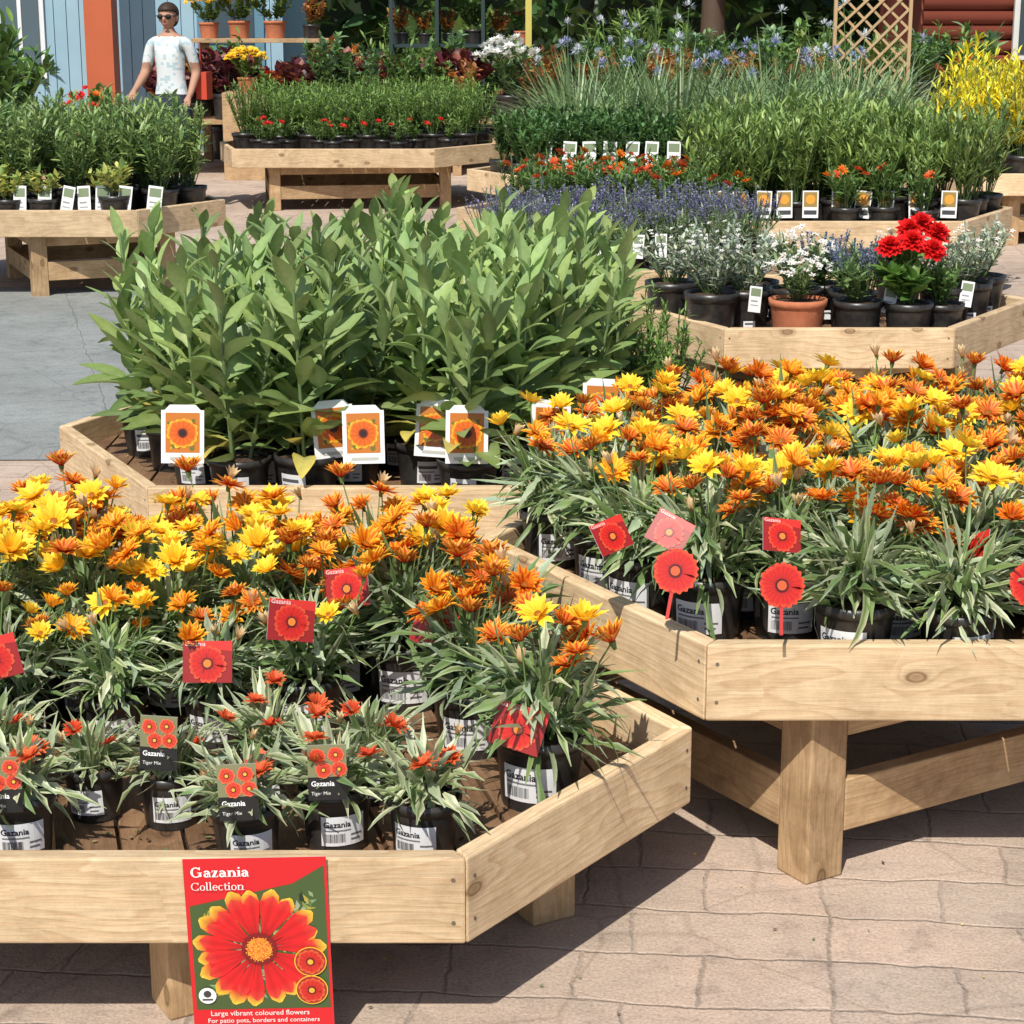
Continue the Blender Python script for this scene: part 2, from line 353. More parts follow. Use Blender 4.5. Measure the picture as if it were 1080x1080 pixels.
def gazania(name, r, h, height, spread, nleaf, nfl, pals, fr=.038, varieg=0.0, label=True, lf=.8):
    mb = MB(); pot(mb, r, h)
    if label: pot_label(mb, r, h, r / .05)
    top = h - .01
    for i in range(nleaf):
        az = U(0, 2 * pi); el = U(-.1, 1.35) if rnd.random() < .85 else U(-.5, .1); q = U(.6, 1.0); rr0 = r * U(0, .85)
        p = Vector((cos(az) * rr0, sin(az) * rr0, top + U(0, height * .5)))
        g = jit((.10, .165, .045), .3)
        if rnd.random() < .42: g = jit((.23, .285, .175), .22)
        e = lerp(g, (.52, .52, .34), U(.5, 1)) if rnd.random() < varieg else lerp(g, (.3, .34, .22), .3)
        d, n = azel(az, el, U(-.9, .9))
        blade(mb, p, d, n, spread * lf * q * U(.6, 1.2), U(.008, .016), U(-1.9, .4), g, jit(g), e, e, LEAF, 5, rnd.choice([strapS, lobeS, lobeS]), .35)
    pts = []
    for i in range(nfl):
        for _ in range(12):
            az = U(0, 2 * pi); rr = spread * math.sqrt(U(0, 1)) * .75
            p = Vector((cos(az) * rr, sin(az) * rr, top + height * U(.58, 1.0)))
            if all((p - o).length > fr * 1.3 for o in pts): break
        pts.append(p); p0 = Vector((p.x * .3, p.y * .3, top))
        m = (p0 + p) / 2 + Vector((U(-.015, .015), U(-.015, .015), 0))
        stem(mb, p0, m, .0024, (.13, .22, .06)); stem(mb, m, p, .0022, (.15, .24, .07))
        nn = Vector((U(-.55, .55), U(-.75, .3), 1))
        if rnd.random() < .16:
            daisy(mb, p, nn, fr * .75, 8, 1.2, .3, ((.5, .25, .1), (.8, .6, .35), (.65, .4, .15), (.85, .7, .42)), layers=1)
        else:
            daisy(mb, p, nn, fr * U(.75, 1.15), rnd.choice([13, 14, 15, 16]), U(.0, .75), .34, rnd.choice(pals))
    return mb.mesh(name)
def sage(name, r, h, height, nst, seed):
    mb = MB(); pot(mb, r, h, n=22); pot_label(mb, r, h, 1.1, ''); top = h
    for s in range(nst):
        a0 = 2 * pi * s / nst + U(-.4, .4); b = Vector((cos(a0) * r * .35, sin(a0) * r * .35, top - .01))
        H = height * U(.62, 1.1); tipx = Vector((cos(a0) * U(.02, .1), sin(a0) * U(.02, .1), H)) + b
        stem(mb, b, tipx, .006, (.14, .2, .08), k=5)
        nl = 22
        for i in range(nl):
            t = (i / nl); p = b.lerp(tipx, t * .98 + .01)
            az = i * 2.4 + a0 + U(-.4, .4); el = .3 + .95 * t + U(-.35, .3)
            L = (.185 - .08 * t) * U(.65, 1.2)
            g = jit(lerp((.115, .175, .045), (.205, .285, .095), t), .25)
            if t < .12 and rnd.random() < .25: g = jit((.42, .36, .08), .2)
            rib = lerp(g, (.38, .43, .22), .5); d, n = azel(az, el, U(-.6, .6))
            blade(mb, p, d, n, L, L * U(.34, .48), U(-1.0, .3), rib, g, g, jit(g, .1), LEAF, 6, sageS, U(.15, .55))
    return mb.mesh(name)
def bush(name, r, h, pr, ph, nleaf, L, W, cols, elr=(.1, 1.4), bend=(-.8, .2), shape=leafS, potmat=POT, fl=0, fls=None, spikes=0, spcol=None, stemcol=(.1, .16, .05), label=False):
    mb = MB()
    if r: pot(mb, r, h, potmat, 16)
    if label:
        F = Flat(mb, lambda x, z, k: (x, -r * .95 - .004 - k * .0006, z + h * .15)); F.rect(-.02, 0, .02, .03, (.8, .8, .8), 0); F.rect(-.015, .018, .012, .024, (.1, .1, .1), 1)
    nst = max(5, int(nleaf / 22))
    for s in range(nst):
        a = U(0, 2 * pi); q = math.sqrt(U(0, 1)); tp = Vector((cos(a) * pr * q, sin(a) * pr * q, h + ph * U(.62, 1.08) * (1 - .35 * q * q)))
        b = Vector((tp.x * .2, tp.y * .2, h - .01)); stem(mb, b, tp, .003, stemcol)
        for i in range(int(nleaf / nst)):
            t = U(.15, 1); p = b.lerp(tp, t)
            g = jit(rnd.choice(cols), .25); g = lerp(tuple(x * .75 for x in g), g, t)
            d, n = azel(U(0, 2 * pi), U(*elr), U(-.5, .5))
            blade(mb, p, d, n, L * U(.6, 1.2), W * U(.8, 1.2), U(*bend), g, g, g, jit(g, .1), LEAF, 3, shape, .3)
    for i in range(fl):
        a = U(0, 2 * pi); q = math.sqrt(U(0, 1)); p = Vector((cos(a) * pr * q, sin(a) * pr * q, h + ph * U(.85, 1.05) * (1 - .3 * q * q)))
        rr, npet, pal, lay = fls
        daisy(mb, p, Vector((U(-.5, .5), U(-.9, .2), 1)), rr * U(.8, 1.15), npet, U(.0, .5), .55, rnd.choice(pal), layers=lay, segs=2)
    for i in range(spikes):
        a = U(0, 2 * pi); q = math.sqrt(U(0, 1)) * 1.1; b = Vector((cos(a) * pr * q * .6, sin(a) * pr * q * .6, h + ph * .3)); p = Vector((cos(a) * pr * q, sin(a) * pr * q, h + ph * U(.9, 1.5)))
        stem(mb, b, p, .0022, stemcol)
        for j in range(16):
            t = .62 + .38 * j / 16; c = jit(rnd.choice(spcol), .3); d, n = azel(U(0, 6.28), U(-.2, 1))
            blade(mb, b.lerp(p, t), d, n, .013, .008, 0, c, c, c, c, PETAL, 2, leafS, .2)
    return mb.mesh(name)

# ------------------------------------------------------------------ tables
def clip_poly(pts, nx, ny, c):
    out = []
    for i in range(len(pts)):
        a = pts[i]; b = pts[(i + 1) % len(pts)]; da = nx * a[0] + ny * a[1] - c; db = nx * b[0] + ny * b[1] - c
        if da <= 0: out.append(a)
        if da * db < 0:
            t = da / (da - db); out.append((a[0] + (b[0] - a[0]) * t, a[1] + (b[1] - a[1]) * t))
    return out
def inset(pts, d):
    n = len(pts); res = []
    for i in range(n):
        p0 = Vector(pts[i - 1]); p1 = Vector(pts[i]); p2 = Vector(pts[(i + 1) % n])
        e1 = (p1 - p0).normalized(); e2 = (p2 - p1).normalized(); n1 = Vector((-e1.y, e1.x)); n2 = Vector((-e2.y, e2.x))
        b = (n1 + n2).normalized(); k = d / max(.3, b.dot(n1)); res.append((p1.x + b.x * k, p1.y + b.y * k))
    return res
def prism(name, poly, z0, z1, mat, parent, bev=.003, origin=None, ang=0):
    o = Vector(origin or poly[0]); ca, sa = cos(-ang), sin(-ang)
    loc = []
    for x, y in poly:
        dx, dy = x - o.x, y - o.y; loc.append((dx * ca - dy * sa, dx * sa + dy * ca))
    n = len(loc); h = z1 - z0
    vs = [(x, y, 0) for x, y in loc] + [(x, y, h) for x, y in loc]
    fs = [tuple(reversed(range(n))), tuple(range(n, 2 * n))] + [(i, (i + 1) % n, n + (i + 1) % n, n + i) for i in range(n)]
    me = bpy.data.meshes.new(name); me.from_pydata(vs, [], fs); me.materials.append(mat)
    ob = obj(name, me, (o.x, o.y, z0), (0, 0, ang), parent=parent)
    if bev:
        m = ob.modifiers.new('b', 'BEVEL'); m.width = bev; m.segments = 2; m.limit_method = 'ANGLE'
    return ob
def beam(name, a, b, w, z0, z1, mat, parent, bev=.003):
    a = Vector(a); b = Vector(b); d = (b - a).normalized(); n = Vector((-d.y, d.x)) * (w / 2)
    return prism(name, [tuple(a - n), tuple(b - n), tuple(b + n), tuple(a + n)], z0, z1, mat, parent, bev, origin=tuple(a), ang=atan2(d.y, d.x))
def post(name, x, y, w, z0, z1, ang, parent):
    vs = [(px, py, pz) for px in (0, z1 - z0) for py in (-w / 2, w / 2) for pz in (-w / 2, w / 2)]
    fs = [(0, 1, 3, 2), (4, 6, 7, 5), (0, 4, 5, 1), (2, 3, 7, 6), (0, 2, 6, 4), (1, 5, 7, 3)]
    me = bpy.data.meshes.new(name); me.from_pydata(vs, [], fs); me.materials.append(M_post)
    ob = obj(name, me, (x, y, z0), parent=parent); ob.rotation_euler = (Matrix.Rotation(ang, 3, 'Z') @ Matrix.Rotation(-pi / 2, 3, 'Y')).to_euler()
    m = ob.modifiers.new('b', 'BEVEL'); m.width = .004; m.segments = 2
def table(pts, zr, base, bh=.14, th=.034, slat_ang=0.0, detail=True):
    T = obj('planter_table', None)
    q = inset(pts, th); n = len(pts)
    for i in range(n):
        a, b = Vector(pts[i]), Vector(pts[(i + 1) % n]); d = (b - a).normalized(); c = d * .0008
        ia, ib = Vector(q[i]), Vector(q[(i + 1) % n])
        prism('side_board_%d' % (i + 1), [tuple(a + c), tuple(b - c), tuple(ib - c), tuple(ia + c)], zr - bh, zr + U(-.003, .003), M_pine, T, .004, origin=tuple(a), ang=atan2(d.y, d.x))
        if detail:
            mb = MB(); nn = Vector((d.y, -d.x))
            for along in (.02, (b - a).length - .02):
                for zz in (zr - bh * .25, zr - bh * .75):
                    c0 = a + d * along + nn * .0012
                    vs = [(c0.x + d.x * .0035 * cos(t), c0.y + d.y * .0035 * cos(t), zz + .0035 * sin(t)) for t in [2 * pi * k / 8 for k in range(8)]]
                    mb.add(vs, [tuple(range(8))], (.16, .12, .09), PAINT, False)
            obj('screws', mb.mesh('screws'), parent=T)
    inn = inset(pts, th + .001); ax, ay = cos(slat_ang), sin(slat_ang)
    lo = min(x * ax + y * ay for x, y in inn); hi = max(x * ax + y * ay for x, y in inn); w = .095; k = lo; zi = 0
    zd = zr - .07
    while k < hi:
        pl = clip_poly(clip_poly(inn, -ax, -ay, -k), ax, ay, min(k + w, hi)); k += w + .008; zi += 1
        if len(pl) >= 3: prism('deck_slat_%d' % zi, pl, zd - .02, zd + U(-.001, .001), M_deck, T, 0, origin=pl[0], ang=slat_ang + pi / 2)
    z0 = zr - bh
    pw = .085
    m = len(base)
    for i in range(m):
        a = Vector(base[i]); b = Vector(base[(i + 1) % m]); d = (b - a).normalized(); ang = atan2(d.y, d.x)
        post('leg_%d' % (i + 1), a.x, a.y, pw, 0, zd - .021, ang, T)
        off = Vector((d.y, -d.x)) * (pw / 2 - .02)
        aa = a + d * (pw / 2 + .001) + off; bb = b - d * (pw / 2 + .001) + off
        beam('upper_rail_%d' % (i + 1), aa, bb, .035, z0 - (.06 if zr > .4 else 0), z0 + .028, M_post, T)
        if zr > .4: beam('lower_rail_%d' % (i + 1), aa, bb, .035, .085, .185, M_post, T)
    return T
def rect_base(p0, ang, a, b):
    u = Vector((cos(ang), sin(ang))); v = Vector((-u.y, u.x)); p = Vector(p0)
    return [tuple(p), tuple(p + u * a), tuple(p + u * a + v * b), tuple(p + v * b)]
LO, HI = .31, .47
T1 = [(-1.0, 2.748), (-.068, 2.748), (.318, 3.295), (-.09, 3.98), (-1.0, 3.98), (-1.4, 3.33)]
table(T1, LO, rect_base((-.52, 2.88), .52, .66, .62), slat_ang=.25)
T2 = [(.336, 3.277), (1.236, 3.277), (1.65, 4.0), (1.24, 4.72), (.336, 4.72), (-.075, 4.0)]
table(T2, HI, rect_base((.545, 3.375), .55, .9, .85), slat_ang=0)
T3 = [(-.957, 5.07), (.03, 5.07), (.66, 6.3), (.3, 6.95), (-.9, 6.95), (-1.36, 5.85)]
table(T3, LO, rect_base((-.7, 5.3), .2, .9, 1.1))
T6 = [(.72, 6.71), (1.506, 6.71), (1.95, 7.4), (1.5, 8.1), (.85, 8.1), (.42, 7.3)]
table(T6, HI, rect_base((1.1, 6.85), .5, .6, .7))
T9 = [(0, 8.2), (.95, 8.2), (1.3, 8.85), (.95, 9.5), (0, 9.5), (-.4, 8.85)]
table(T9, HI, rect_base((.3, 8.35), .3, .6, .8), detail=False)
T4 = [(-3.2, 10.6), (-1.98, 10.6), (-1.6, 11.2), (-1.96, 12), (-3.2, 12), (-3.7, 11.2)]
table(T4, HI, rect_base((-2.55, 10.72), .4, .7, .8), detail=False)
T7 = [(.1, 10.1), (2.3, 10.1), (2.7, 10.8), (2.2, 11.5), (.1, 11.5), (-.3, 10.8)]
table(T7, HI, rect_base((.4, 10.25), .1, 1.6, .9), detail=False)
T5 = [(-2.1, 15.1), (-.58, 15.1), (.11, 16.0), (-.6, 17), (-2.0, 17), (-2.3, 15.9)]
table(T5, HI, rect_base((-1.8, 15.25), .15, 1.3, 1.0), detail=False)
T8 = [(.1, 12.6), (2.2, 12.6), (2.6, 13.2), (2.2, 14), (.1, 14), (-.3, 13.3)]
table(T8, HI, rect_base((.4, 12.8), .1, 1.6, .9), detail=False)
T10 = [(2.98, 12.9), (4.6, 12.9), (5.1, 13.7), (4.6, 14.5), (3.2, 14.5), (2.75, 13.6)]
table(T10, HI, rect_base((3.25, 13.05), .3, 1.2, .9), detail=False)

# ------------------------------------------------------------------ plants on tables
def put(name, meshes, x, y, z, sc=1.0, rot=.4):
    return obj(name, rnd.choice(meshes), (x, y, z), (U(-.03, .03), U(-.03, .03), U(-rot, rot)), sc * U(.92, 1.08))
def inside(poly, x, y, m):
    q = inset(poly, m)
    for i in range(len(q)):
        a = q[i]; b = q[(i + 1) % len(q)]
        if (b[0] - a[0]) * (y - a[1]) - (b[1] - a[1]) * (x - a[0]) < 0: return False
    return True
def fill(name, meshes, poly, z, sx, sy, m=.1, sc=1, cond=None, j=.02, rot=.6):
    xs = [p[0] for p in poly]; ys = [p[1] for p in poly]; y = min(ys) + m; row = 0
    while y < max(ys):
        x = min(xs) + (row % 2) * sx / 2
        while x < max(xs):
            X = x + U(-j, j); Y = y + U(-j, j)
            if inside(poly, X, Y, m) and (cond is None or cond(X, Y)): put(name, meshes, X, Y, z, sc, rot)
            x += sx
        y += sy; row += 1
small = [gazania('gazania_small', .056, .095, .1, .135, 120, n, [PAL_R, PAL_R2], .025, .85, lf=.75) for n in (4, 5, 5, 3)]
tallY = [gazania('gazania_yellow', .072, .12, .27, .165, 240, n, pal, .038, .15) for n, pal in ((13, [PAL_Y, PAL_YY, PAL_G, PAL_T]), (12, [PAL_YY, PAL_YY, PAL_Y]), (13, [PAL_Y, PAL_T, PAL_T]), (12, [PAL_T, PAL_O, PAL_Y, PAL_YY]), (13, [PAL_YY, PAL_Y, PAL_T]))]
tallO = [gazania('gazania_orange', .074, .12, .22, .165, 250, 10, pal, .038, .15) for pal in ([PAL_O, PAL_Y, PAL_T], [PAL_T, PAL_T, PAL_YY], [PAL_Y, PAL_T, PAL_G])]
midG = [gazania('gazania_mid', .07, .115, .22, .165, 250, n, pal, .037, .3) for n, pal in ((9, [PAL_Y, PAL_T, PAL_YY]), (10, [PAL_T, PAL_T, PAL_Y]), (8, [PAL_YY, PAL_T, PAL_Y]), (9, [PAL_O, PAL_Y, PAL_T]), (8, [PAL_G, PAL_YY, PAL_Y]))]
frontG = [gazania('gazania_front', .07, .115, .19, .165, 250, n, [PAL_Y, PAL_O, PAL_T], .036, .35) for n in (2, 4, 3)]
z1 = LO - .07
for x, y in [(-.78, 2.93), (-.415, 2.9), (-.28, 2.96), (-.56, 3.05), (-.14, 2.925), (-.69, 3.08), (-.93, 2.98), (-.87, 3.15), (-.24, 3.15), (-.41, 3.16)]:
    put('potted_gazania', small, x, y, z1, 1, .35)
for x, y in [(.045, 3.14), (-.07, 3.38), (-.2, 3.62), (-.03, 3.57), (-.34, 3.68)]:
    put('potted_gazania', tallO, x, y, z1, 1.0, .35)
for x, y in [(-.54, 3.42), (-.37, 3.47), (-.72, 3.4), (-.9, 3.38), (-1.08, 3.36), (-1.02, 3.18)]:
    put('potted_gazania', midG, x, y, z1, .92, .35)
for x, y in [(-1.12, 3.55), (-.97, 3.57), (-.8, 3.58), (-.64, 3.6), (-.49, 3.66), (-1.02, 3.75), (-.87, 3.8), (-.72, 3.8), (-.57, 3.84), (-.42, 3.86), (-.9, 3.9), (-.27, 3.86), (-.15, 3.8)]:
    put('potted_gazania', tallY, x, y, z1, .97, .5)
z2 = HI - .07
fill('potted_gazania', frontG, T2, z2, .17, .165, .1, 1.0, cond=lambda x, y: y < 3.45)
fill('potted_gazania', midG + tallO, T2, z2, .17, .165, .1, 1.02, cond=lambda x, y: y >= 3.45)
sages = [sage('leafy_perennial', .088, .125, .53, n, i) for i, n in enumerate((4, 5, 4, 3, 5))]
fill('potted_leafy_perennial', sages, T3, LO - .07, .205, .205, .14, 1.0, cond=lambda x, y: x < .36 and not (x > .1 and y > 6.5), j=.025, rot=.5)
feath = [bush('feathery_green', .075, .12, .12, .3, 380, .045, .008, [(.11, .2, .04), (.15, .24, .05)], label=True) for _ in range(2)]
for x, y in [(.42, 6.05), (.52, 6.25), (.34, 6.45), (.46, 6.5), (.28, 6.65)]: put('potted_feathery_plant', feath, x, y, LO - .07, .95)

white = ((.8, .8, .75),) * 4
z6 = HI - .07
def pl(name, mesh, x, y, z, s=1): return obj(name, mesh, (x, y, z), (0, 0, U(-.3, .3)), s)
wf = bush('white_flowered', .1, .15, .13, .15, 260, .05, .01, [(.14, .2, .07)], potmat=TERRA, fl=75, fls=(.014, 6, [white], 1))
pl('potted_white_daisy', wf, .99, 6.86, z6)
wf2 = bush('white_flowered2', .09, .14, .13, .2, 260, .05, .01, [(.2, .26, .13)], fl=60, fls=(.014, 6, [white], 1))
pl('potted_white_daisy', wf2, 1.02, 7.15, z6, 1.05)
silv = bush('silver_shrub', .09, .15, .13, .2, 420, .03, .01, [(.26, .31, .22), (.34, .37, .28)], fl=14, fls=(.01, 5, [white], 1), label=True)
for x, y in [(.83, 7.05), (.7, 6.95), (.58, 7.2), (1.66, 7.25), (1.55, 7.1), (1.74, 7.4), (.9, 7.35), (1.45, 7.45), (.75, 7.4)]: pl('potted_silver_shrub', silv, x, y, z6, U(.95, 1.1))
salv = bush('blue_salvia', .08, .13, .09, .12, 200, .05, .014, [(.14, .22, .08)], spikes=26, spcol=[(.22, .25, .42), (.3, .33, .46)], label=True)
for x, y in [(1.2, 6.87), (1.22, 7.1), (1.15, 7.3)]: pl('potted_blue_salvia', salv, x, y, z6, 1.1)
redp = (((.5, .01, .01), (.66, .015, .015), (.64, .015, .015), (.75, .02, .02)),)
mbd = bush('red_dahlia', .085, .14, .11, .17, 160, .09, .045, [(.07, .15, .03), (.1, .19, .04)], shape=sageS, label=True)
dah = pl('potted_red_dahlia', mbd, 1.37, 6.84, z6)
mb = MB()
for p in [(-.08, -.03, .33), (.06, -.05, .32), (.04, .05, .4), (.09, .03, .37), (-.01, -.05, .35), (.0, .04, .38)]:
    p = Vector(p); stem(mb, Vector((p.x * .2, p.y * .2, .14)), p, .004, (.1, .17, .04)); nn = Vector((p.x * 2, -.55, .8)).normalized()
    for L in range(5): daisy(mb, p + nn * (.006 * L), nn, .05 - .007 * L, 14, .0 + .3 * L, .55, redp[0], centre=(.5, .01, .01), layers=1)
obj('dahlia_blooms', mb.mesh('dahlia_blooms'), parent=dah)
pl('potted_green_shrub', bush('green_shrub', .09, .14, .12, .17, 300, .05, .015, [(.1, .18, .05)]), 1.5, 6.92, z6, .9)

lav = [bush('lavender', .075, .12, .12, .14, 280, .045, .006, [(.19, .24, .14), (.15, .21, .1)], spikes=24, spcol=[(.26, .24, .42), (.33, .31, .46), (.2, .17, .34)], label=True) for _ in range(3)]
fill('potted_lavender', lav, T9, HI - .07, .2, .19, .1, 1.05)
tallg = [bush('tall_leafy', .085, .14, .14, .5, 420, .075, .014, [(.13, .2, .045), (.2, .28, .08)], elr=(.5, 1.4)) for _ in range(3)]
fill('potted_tall_perennial', tallg, T7, HI - .07, .21, .2, .1, 1.05, cond=lambda x, y: x > 1.0 and y > 10.3, rot=3)
orr = [bush('orange_bedding', .075, .12, .11, .2, 240, .05, .012, [(.09, .16, .04)], fl=f, fls=(.03, 8, [PAL_R, PAL_R2, PAL_O], 2)) for f in (2, 5, 1)]
fill('potted_orange_flower', orr, T7, HI - .07, .2, .2, .1, 1.05, cond=lambda x, y: x <= 1.0 or y < 10.3, rot=3)
dkg = [bush('dark_green', .085, .13, .14, .35, 420, .05, .018, [(.05, .11, .03), (.07, .14, .035)], elr=(.2, 1.3)) for _ in range(2)]
fill('potted_dark_green_plant', dkg, T8, HI - .07, .23, .22, .1, 1.05, rot=3)
bushy = [bush('bushy_green', .09, .14, .15, .42, 520, .06, .015, [(.13, .2, .06), (.2, .28, .09)]) for _ in range(2)]
fill('potted_bushy_green', bushy, T4, HI - .07, .24, .22, .1, 1.08, cond=lambda x, y: y > 10.85, rot=3)
varieg = [bush('variegated', .085, .13, .11, .14, 170, .06, .025, [(.35, .36, .1), (.15, .22, .05), (.4, .38, .12)]) for _ in range(2)]
fill('potted_variegated_plant', varieg, T4, HI - .07, .2, .2, .1, 1, cond=lambda x, y: y <= 10.9, rot=3)
fe2 = [bush('feathery_hedge', .09, .13, .15, .38, 520, .05, .009, [(.12, .2, .04), (.16, .25, .06)]) for _ in range(2)]
fill('potted_feathery_plant', fe2, T5, HI - .07, .24, .24, .12, 1.1, cond=lambda x, y: y > 15.5, rot=3)
redb = [bush('red_bedding', .075, .12, .1, .15, 160, .05, .015, [(.08, .14, .03), (.12, .19, .05)], fl=n, fls=(.028, 6, [redp[0]], 2), label=True) for n in (4, 1, 2)]
fill('potted_red_bedding', redb, T5, HI - .07, .24, .2, .12, 1, cond=lambda x, y: y <= 15.5, rot=.5)
yel = [bush('yellow_shrub', .1, .15, .18, .5, 760, .06, .012, [(.64, .5, .015), (.62, .52, .03), (.42, .42, .04)], elr=(.5, 1.45)) for _ in range(2)]
fill('potted_yellow_shrub', yel, T10, HI - .07, .28, .27, .14, 1.15, rot=3)
def agap(name, nf, fc):
    mb = MB(); pot(mb, .14, .25)
    for i in range(150):
        az = U(0, 6.28); d, n = azel(az, U(.7, 1.5)); g = jit(rnd.choice([(.12, .19, .07), (.2, .27, .13)]), .25)
        blade(mb, Vector((cos(az) * .08, sin(az) * .08, .24)), d, n, U(.5, 1.0), .02, U(-1.5, -.1), g, g, g, g, LEAF, 6, strapS, .3)
    for i in range(nf):
        az = U(0, 6.28); rr = U(0, .3); p = Vector((cos(az) * rr, sin(az) * rr, U(1.0, 1.35))); stem(mb, Vector((0, 0, .25)), p, .005, (.12, .2, .06))
        for j in range(26):
            d, n = azel(U(0, 6.28), U(-.5, 1.5)); c = jit(fc, .25); blade(mb, p + d * .02, d, n, .04, .014, 0, c, c, c, c, PETAL, 2, petalS, .2)
    return mb.mesh(name)
ag = [agap('agapanthus_blue', 3, (.34, .38, .58)), agap('agapanthus_white', 3, (.65, .68, .7)), agap('agapanthus', 0, (.4, .45, .6)), agap('agapanthus2', 1, (.5, .52, .62))]
for row, y in enumerate((15.2, 15.9, 16.7, 17.6)):
    x = .45 + U(0, .1)
    while x < 3.3:
        put('potted_agapanthus', ag, x + U(-.05, .05), y + U(-.1, .1), 0, 1.05, 3); x += .36

# tags
def plant_tag(w, h, img='orange'):
    mb = MB(); F = Flat(mb)
    ww = (.78, .78, .76)
    if img != 'round': mb.add([(-w / 2, .0012, 0), (w / 2, .0012, 0), (w / 2, .0012, h), (-w / 2, .0012, h)], [(3, 2, 1, 0)], (.7, .7, .7), PRINT, False)
    if img == 'orange':
        F.rect(-w / 2, 0, w / 2, h, ww, 0)
        F.poly([(-w * .42, h), (w * .42, h), (w * .3, h * 1.1), (-w * .3, h * 1.1)], ww, 0)
        F.rect(-w * .4, h * .2, w * .4, h * .95, (.5, .16, .02), 1)
        for i in range(30):
            x = U(-.35, .31) * w; z = h * U(.25, .88); F.disc(x + w * .02, z, w * U(.03, .07), jit(rnd.choice([(.85, .5, .02), (.12, .14, .02), (.4, .1, .02), (.75, .28, .02)])), 1.3 + i * .02, 7)
        F.flower(0, h * .57, w * .37, 13, (.45, .03, .0), (.75, .14, .01), (.9, .62, .03), 2, disc=(.03, .012, .01), ring=(.14, .02, .01))
        F.rect(-w * .3, h * .06, w * .35, h * .12, (.45, .45, .4), 1)
    elif img == 'red':
        F.rect(-w / 2, 0, w / 2, h, (.3, .014, .012), 0)
        F.poly([(-w / 2, h), (-w / 2, h * .9), (w / 2, h * .75), (w / 2, h)], (.6, .03, .02), .6)
        F.flower(0, h * .46, h * .46, 17, (.25, .01, .01), (.66, .02, .01), (.78, .12, .04), 2, disc=(.75, .2, .03), ring=(.1, .01, .01))
        F.text('Gazania', -w * .46, h * .88, w * .42, (.7, .65, .6), 1)
    elif img == 'round':
        F.rect(-w * .04, -h * .6, w * .04, h * .3, (.5, .04, .03), 0)
        F.disc(0, h * .5, h * .5, (.35, .02, .015), .4, 22)
        F.flower(0, h * .5, h * .52, 21, (.25, .01, .01), (.62, .02, .012), (.78, .1, .03), 1, disc=(.6, .1, .03), ring=(.08, .008, .008))
    elif img == 'small':
        F.rect(-w / 2, h * .42, w / 2, h, (.2, .2, .1), 0); F.rect(-w / 2, 0, w / 2, h * .42, (.012, .012, .012), 0)
        for cx, cz in ((-.25, .8), (.22, .82), (-.1, .55), (.3, .56)):
            F.flower(cx * w, cz * h, w * .22, 9, (.5, .02, .01), (.7, .06, .03), (.85, .25, .1), 2, disc=(.7, .4, .05))
        F.text('Gazania', -w * .42, h * .26, w * .6, (.85, .85, .85), 1, .02); F.text('Tiger Mix', -w * .42, h * .1, w * .5, (.75, .75, .7), 1)
    elif img == 'white':
        F.rect(-w / 2, 0, w / 2, h, ww, 0); F.rect(-w * .4, h * .62, w * .4, h * .92, (.2, .25, .14), 1); F.rect(-w * .35, h * .4, w * .2, h * .46, (.3, .3, .3), 1); F.rect(-w * .35, h * .25, w * .3, h * .29, (.35, .35, .35), 1)
    elif img == 'photo':
        F.rect(-w / 2, 0, w / 2, h, ww, 0); F.rect(-w * .42, h * .4, w * .42, h * .95, (.3, .2, .05), 1); F.disc(0, h * .68, w * .3, (.75, .3, .03), 1.5); F.rect(-w * .4, h * .12, w * .4, h * .28, (.05, .05, .05), 1)
    return mb.mesh('tag_' + img)
def tag(mesh, x, y, z, rz=0, rx=-.15, ry=0, s=1): obj('plant_label', mesh, (x, y, z), (rx, ry, rz), s)
t_or = plant_tag(.108, .135); t_red = plant_tag(.078, .066, 'red'); t_sm = plant_tag(.06, .088, 'small'); t_w = plant_tag(.045, .09, 'white'); t_ph = plant_tag(.07, .12, 'photo'); t_ro = plant_tag(.07, .07, 'round')
for x, y, rz, ry in [(-.87, 5.125, .05, .02), (-.47, 5.19, .3, -.03), (-.39, 5.12, -.12, -.05), (-.12, 5.12, .08, .03), (.1, 5.19, .35, .12), (-.21, 5.2, -.3, 0), (.25, 5.5, .0, .05)]:
    tag(t_or, x, y, LO + .055, rz, -.2, ry, 1.04)
for x, y, z, rz, ry in [(-.785, 2.86, .335, .1, 0), (-.565, 2.975, .36, -.1, .03), (-.415, 2.82, .34, 0, -.05), (-.285, 2.875, .35, .1, 0), (-.93, 2.9, .35, -.1, 0)]: tag(t_sm, x, y, z, rz, -.12, ry)
for x, y, z, rz, ry in [(-.53, 3.28, .40, 0, 0), (-.39, 3.33, .46, .4, .2), (-.15, 3.42, .42, -.5, .15), (-.0, 3.04, .37, -.2, .25), (-.3, 3.5, .47, -.3, -.2), (-.88, 3.24, .42, .3, -.2)]: tag(t_red, x, y, z, rz, -.3, ry, 1.1)
for x, y, z, rz, ry in [(.275, 3.29, .56, -.3, .1), (.46, 3.25, .545, .1, .05), (.89, 3.26, .545, .2, .0)]: tag(t_ro, x, y, z, rz, -.3, ry, 1.1)
for x, y, z, rz, ry in [(.19, 3.42, .6, .6, -.2), (.26, 3.34, .63, -.4, .4), (.47, 3.34, .62, .2, .15), (.82, 3.4, .58, -1.0, -.5)]: tag(t_red, x, y, z, rz, -.5, ry, .9)
x = -3.15
while x < -1.8: tag(t_w, x, 10.68, HI - .03, U(-.5, .5), -.15, U(-.15, .15), 1.7); x += U(.09, .18)
x = .15
while x < 2.3: tag(t_ph if x > .9 else t_w, x, 10.2 + U(0, .05), HI + .0, U(-.3, .3), -.15, U(-.1, .1), 1.15); x += U(.1, .17)
x = .2
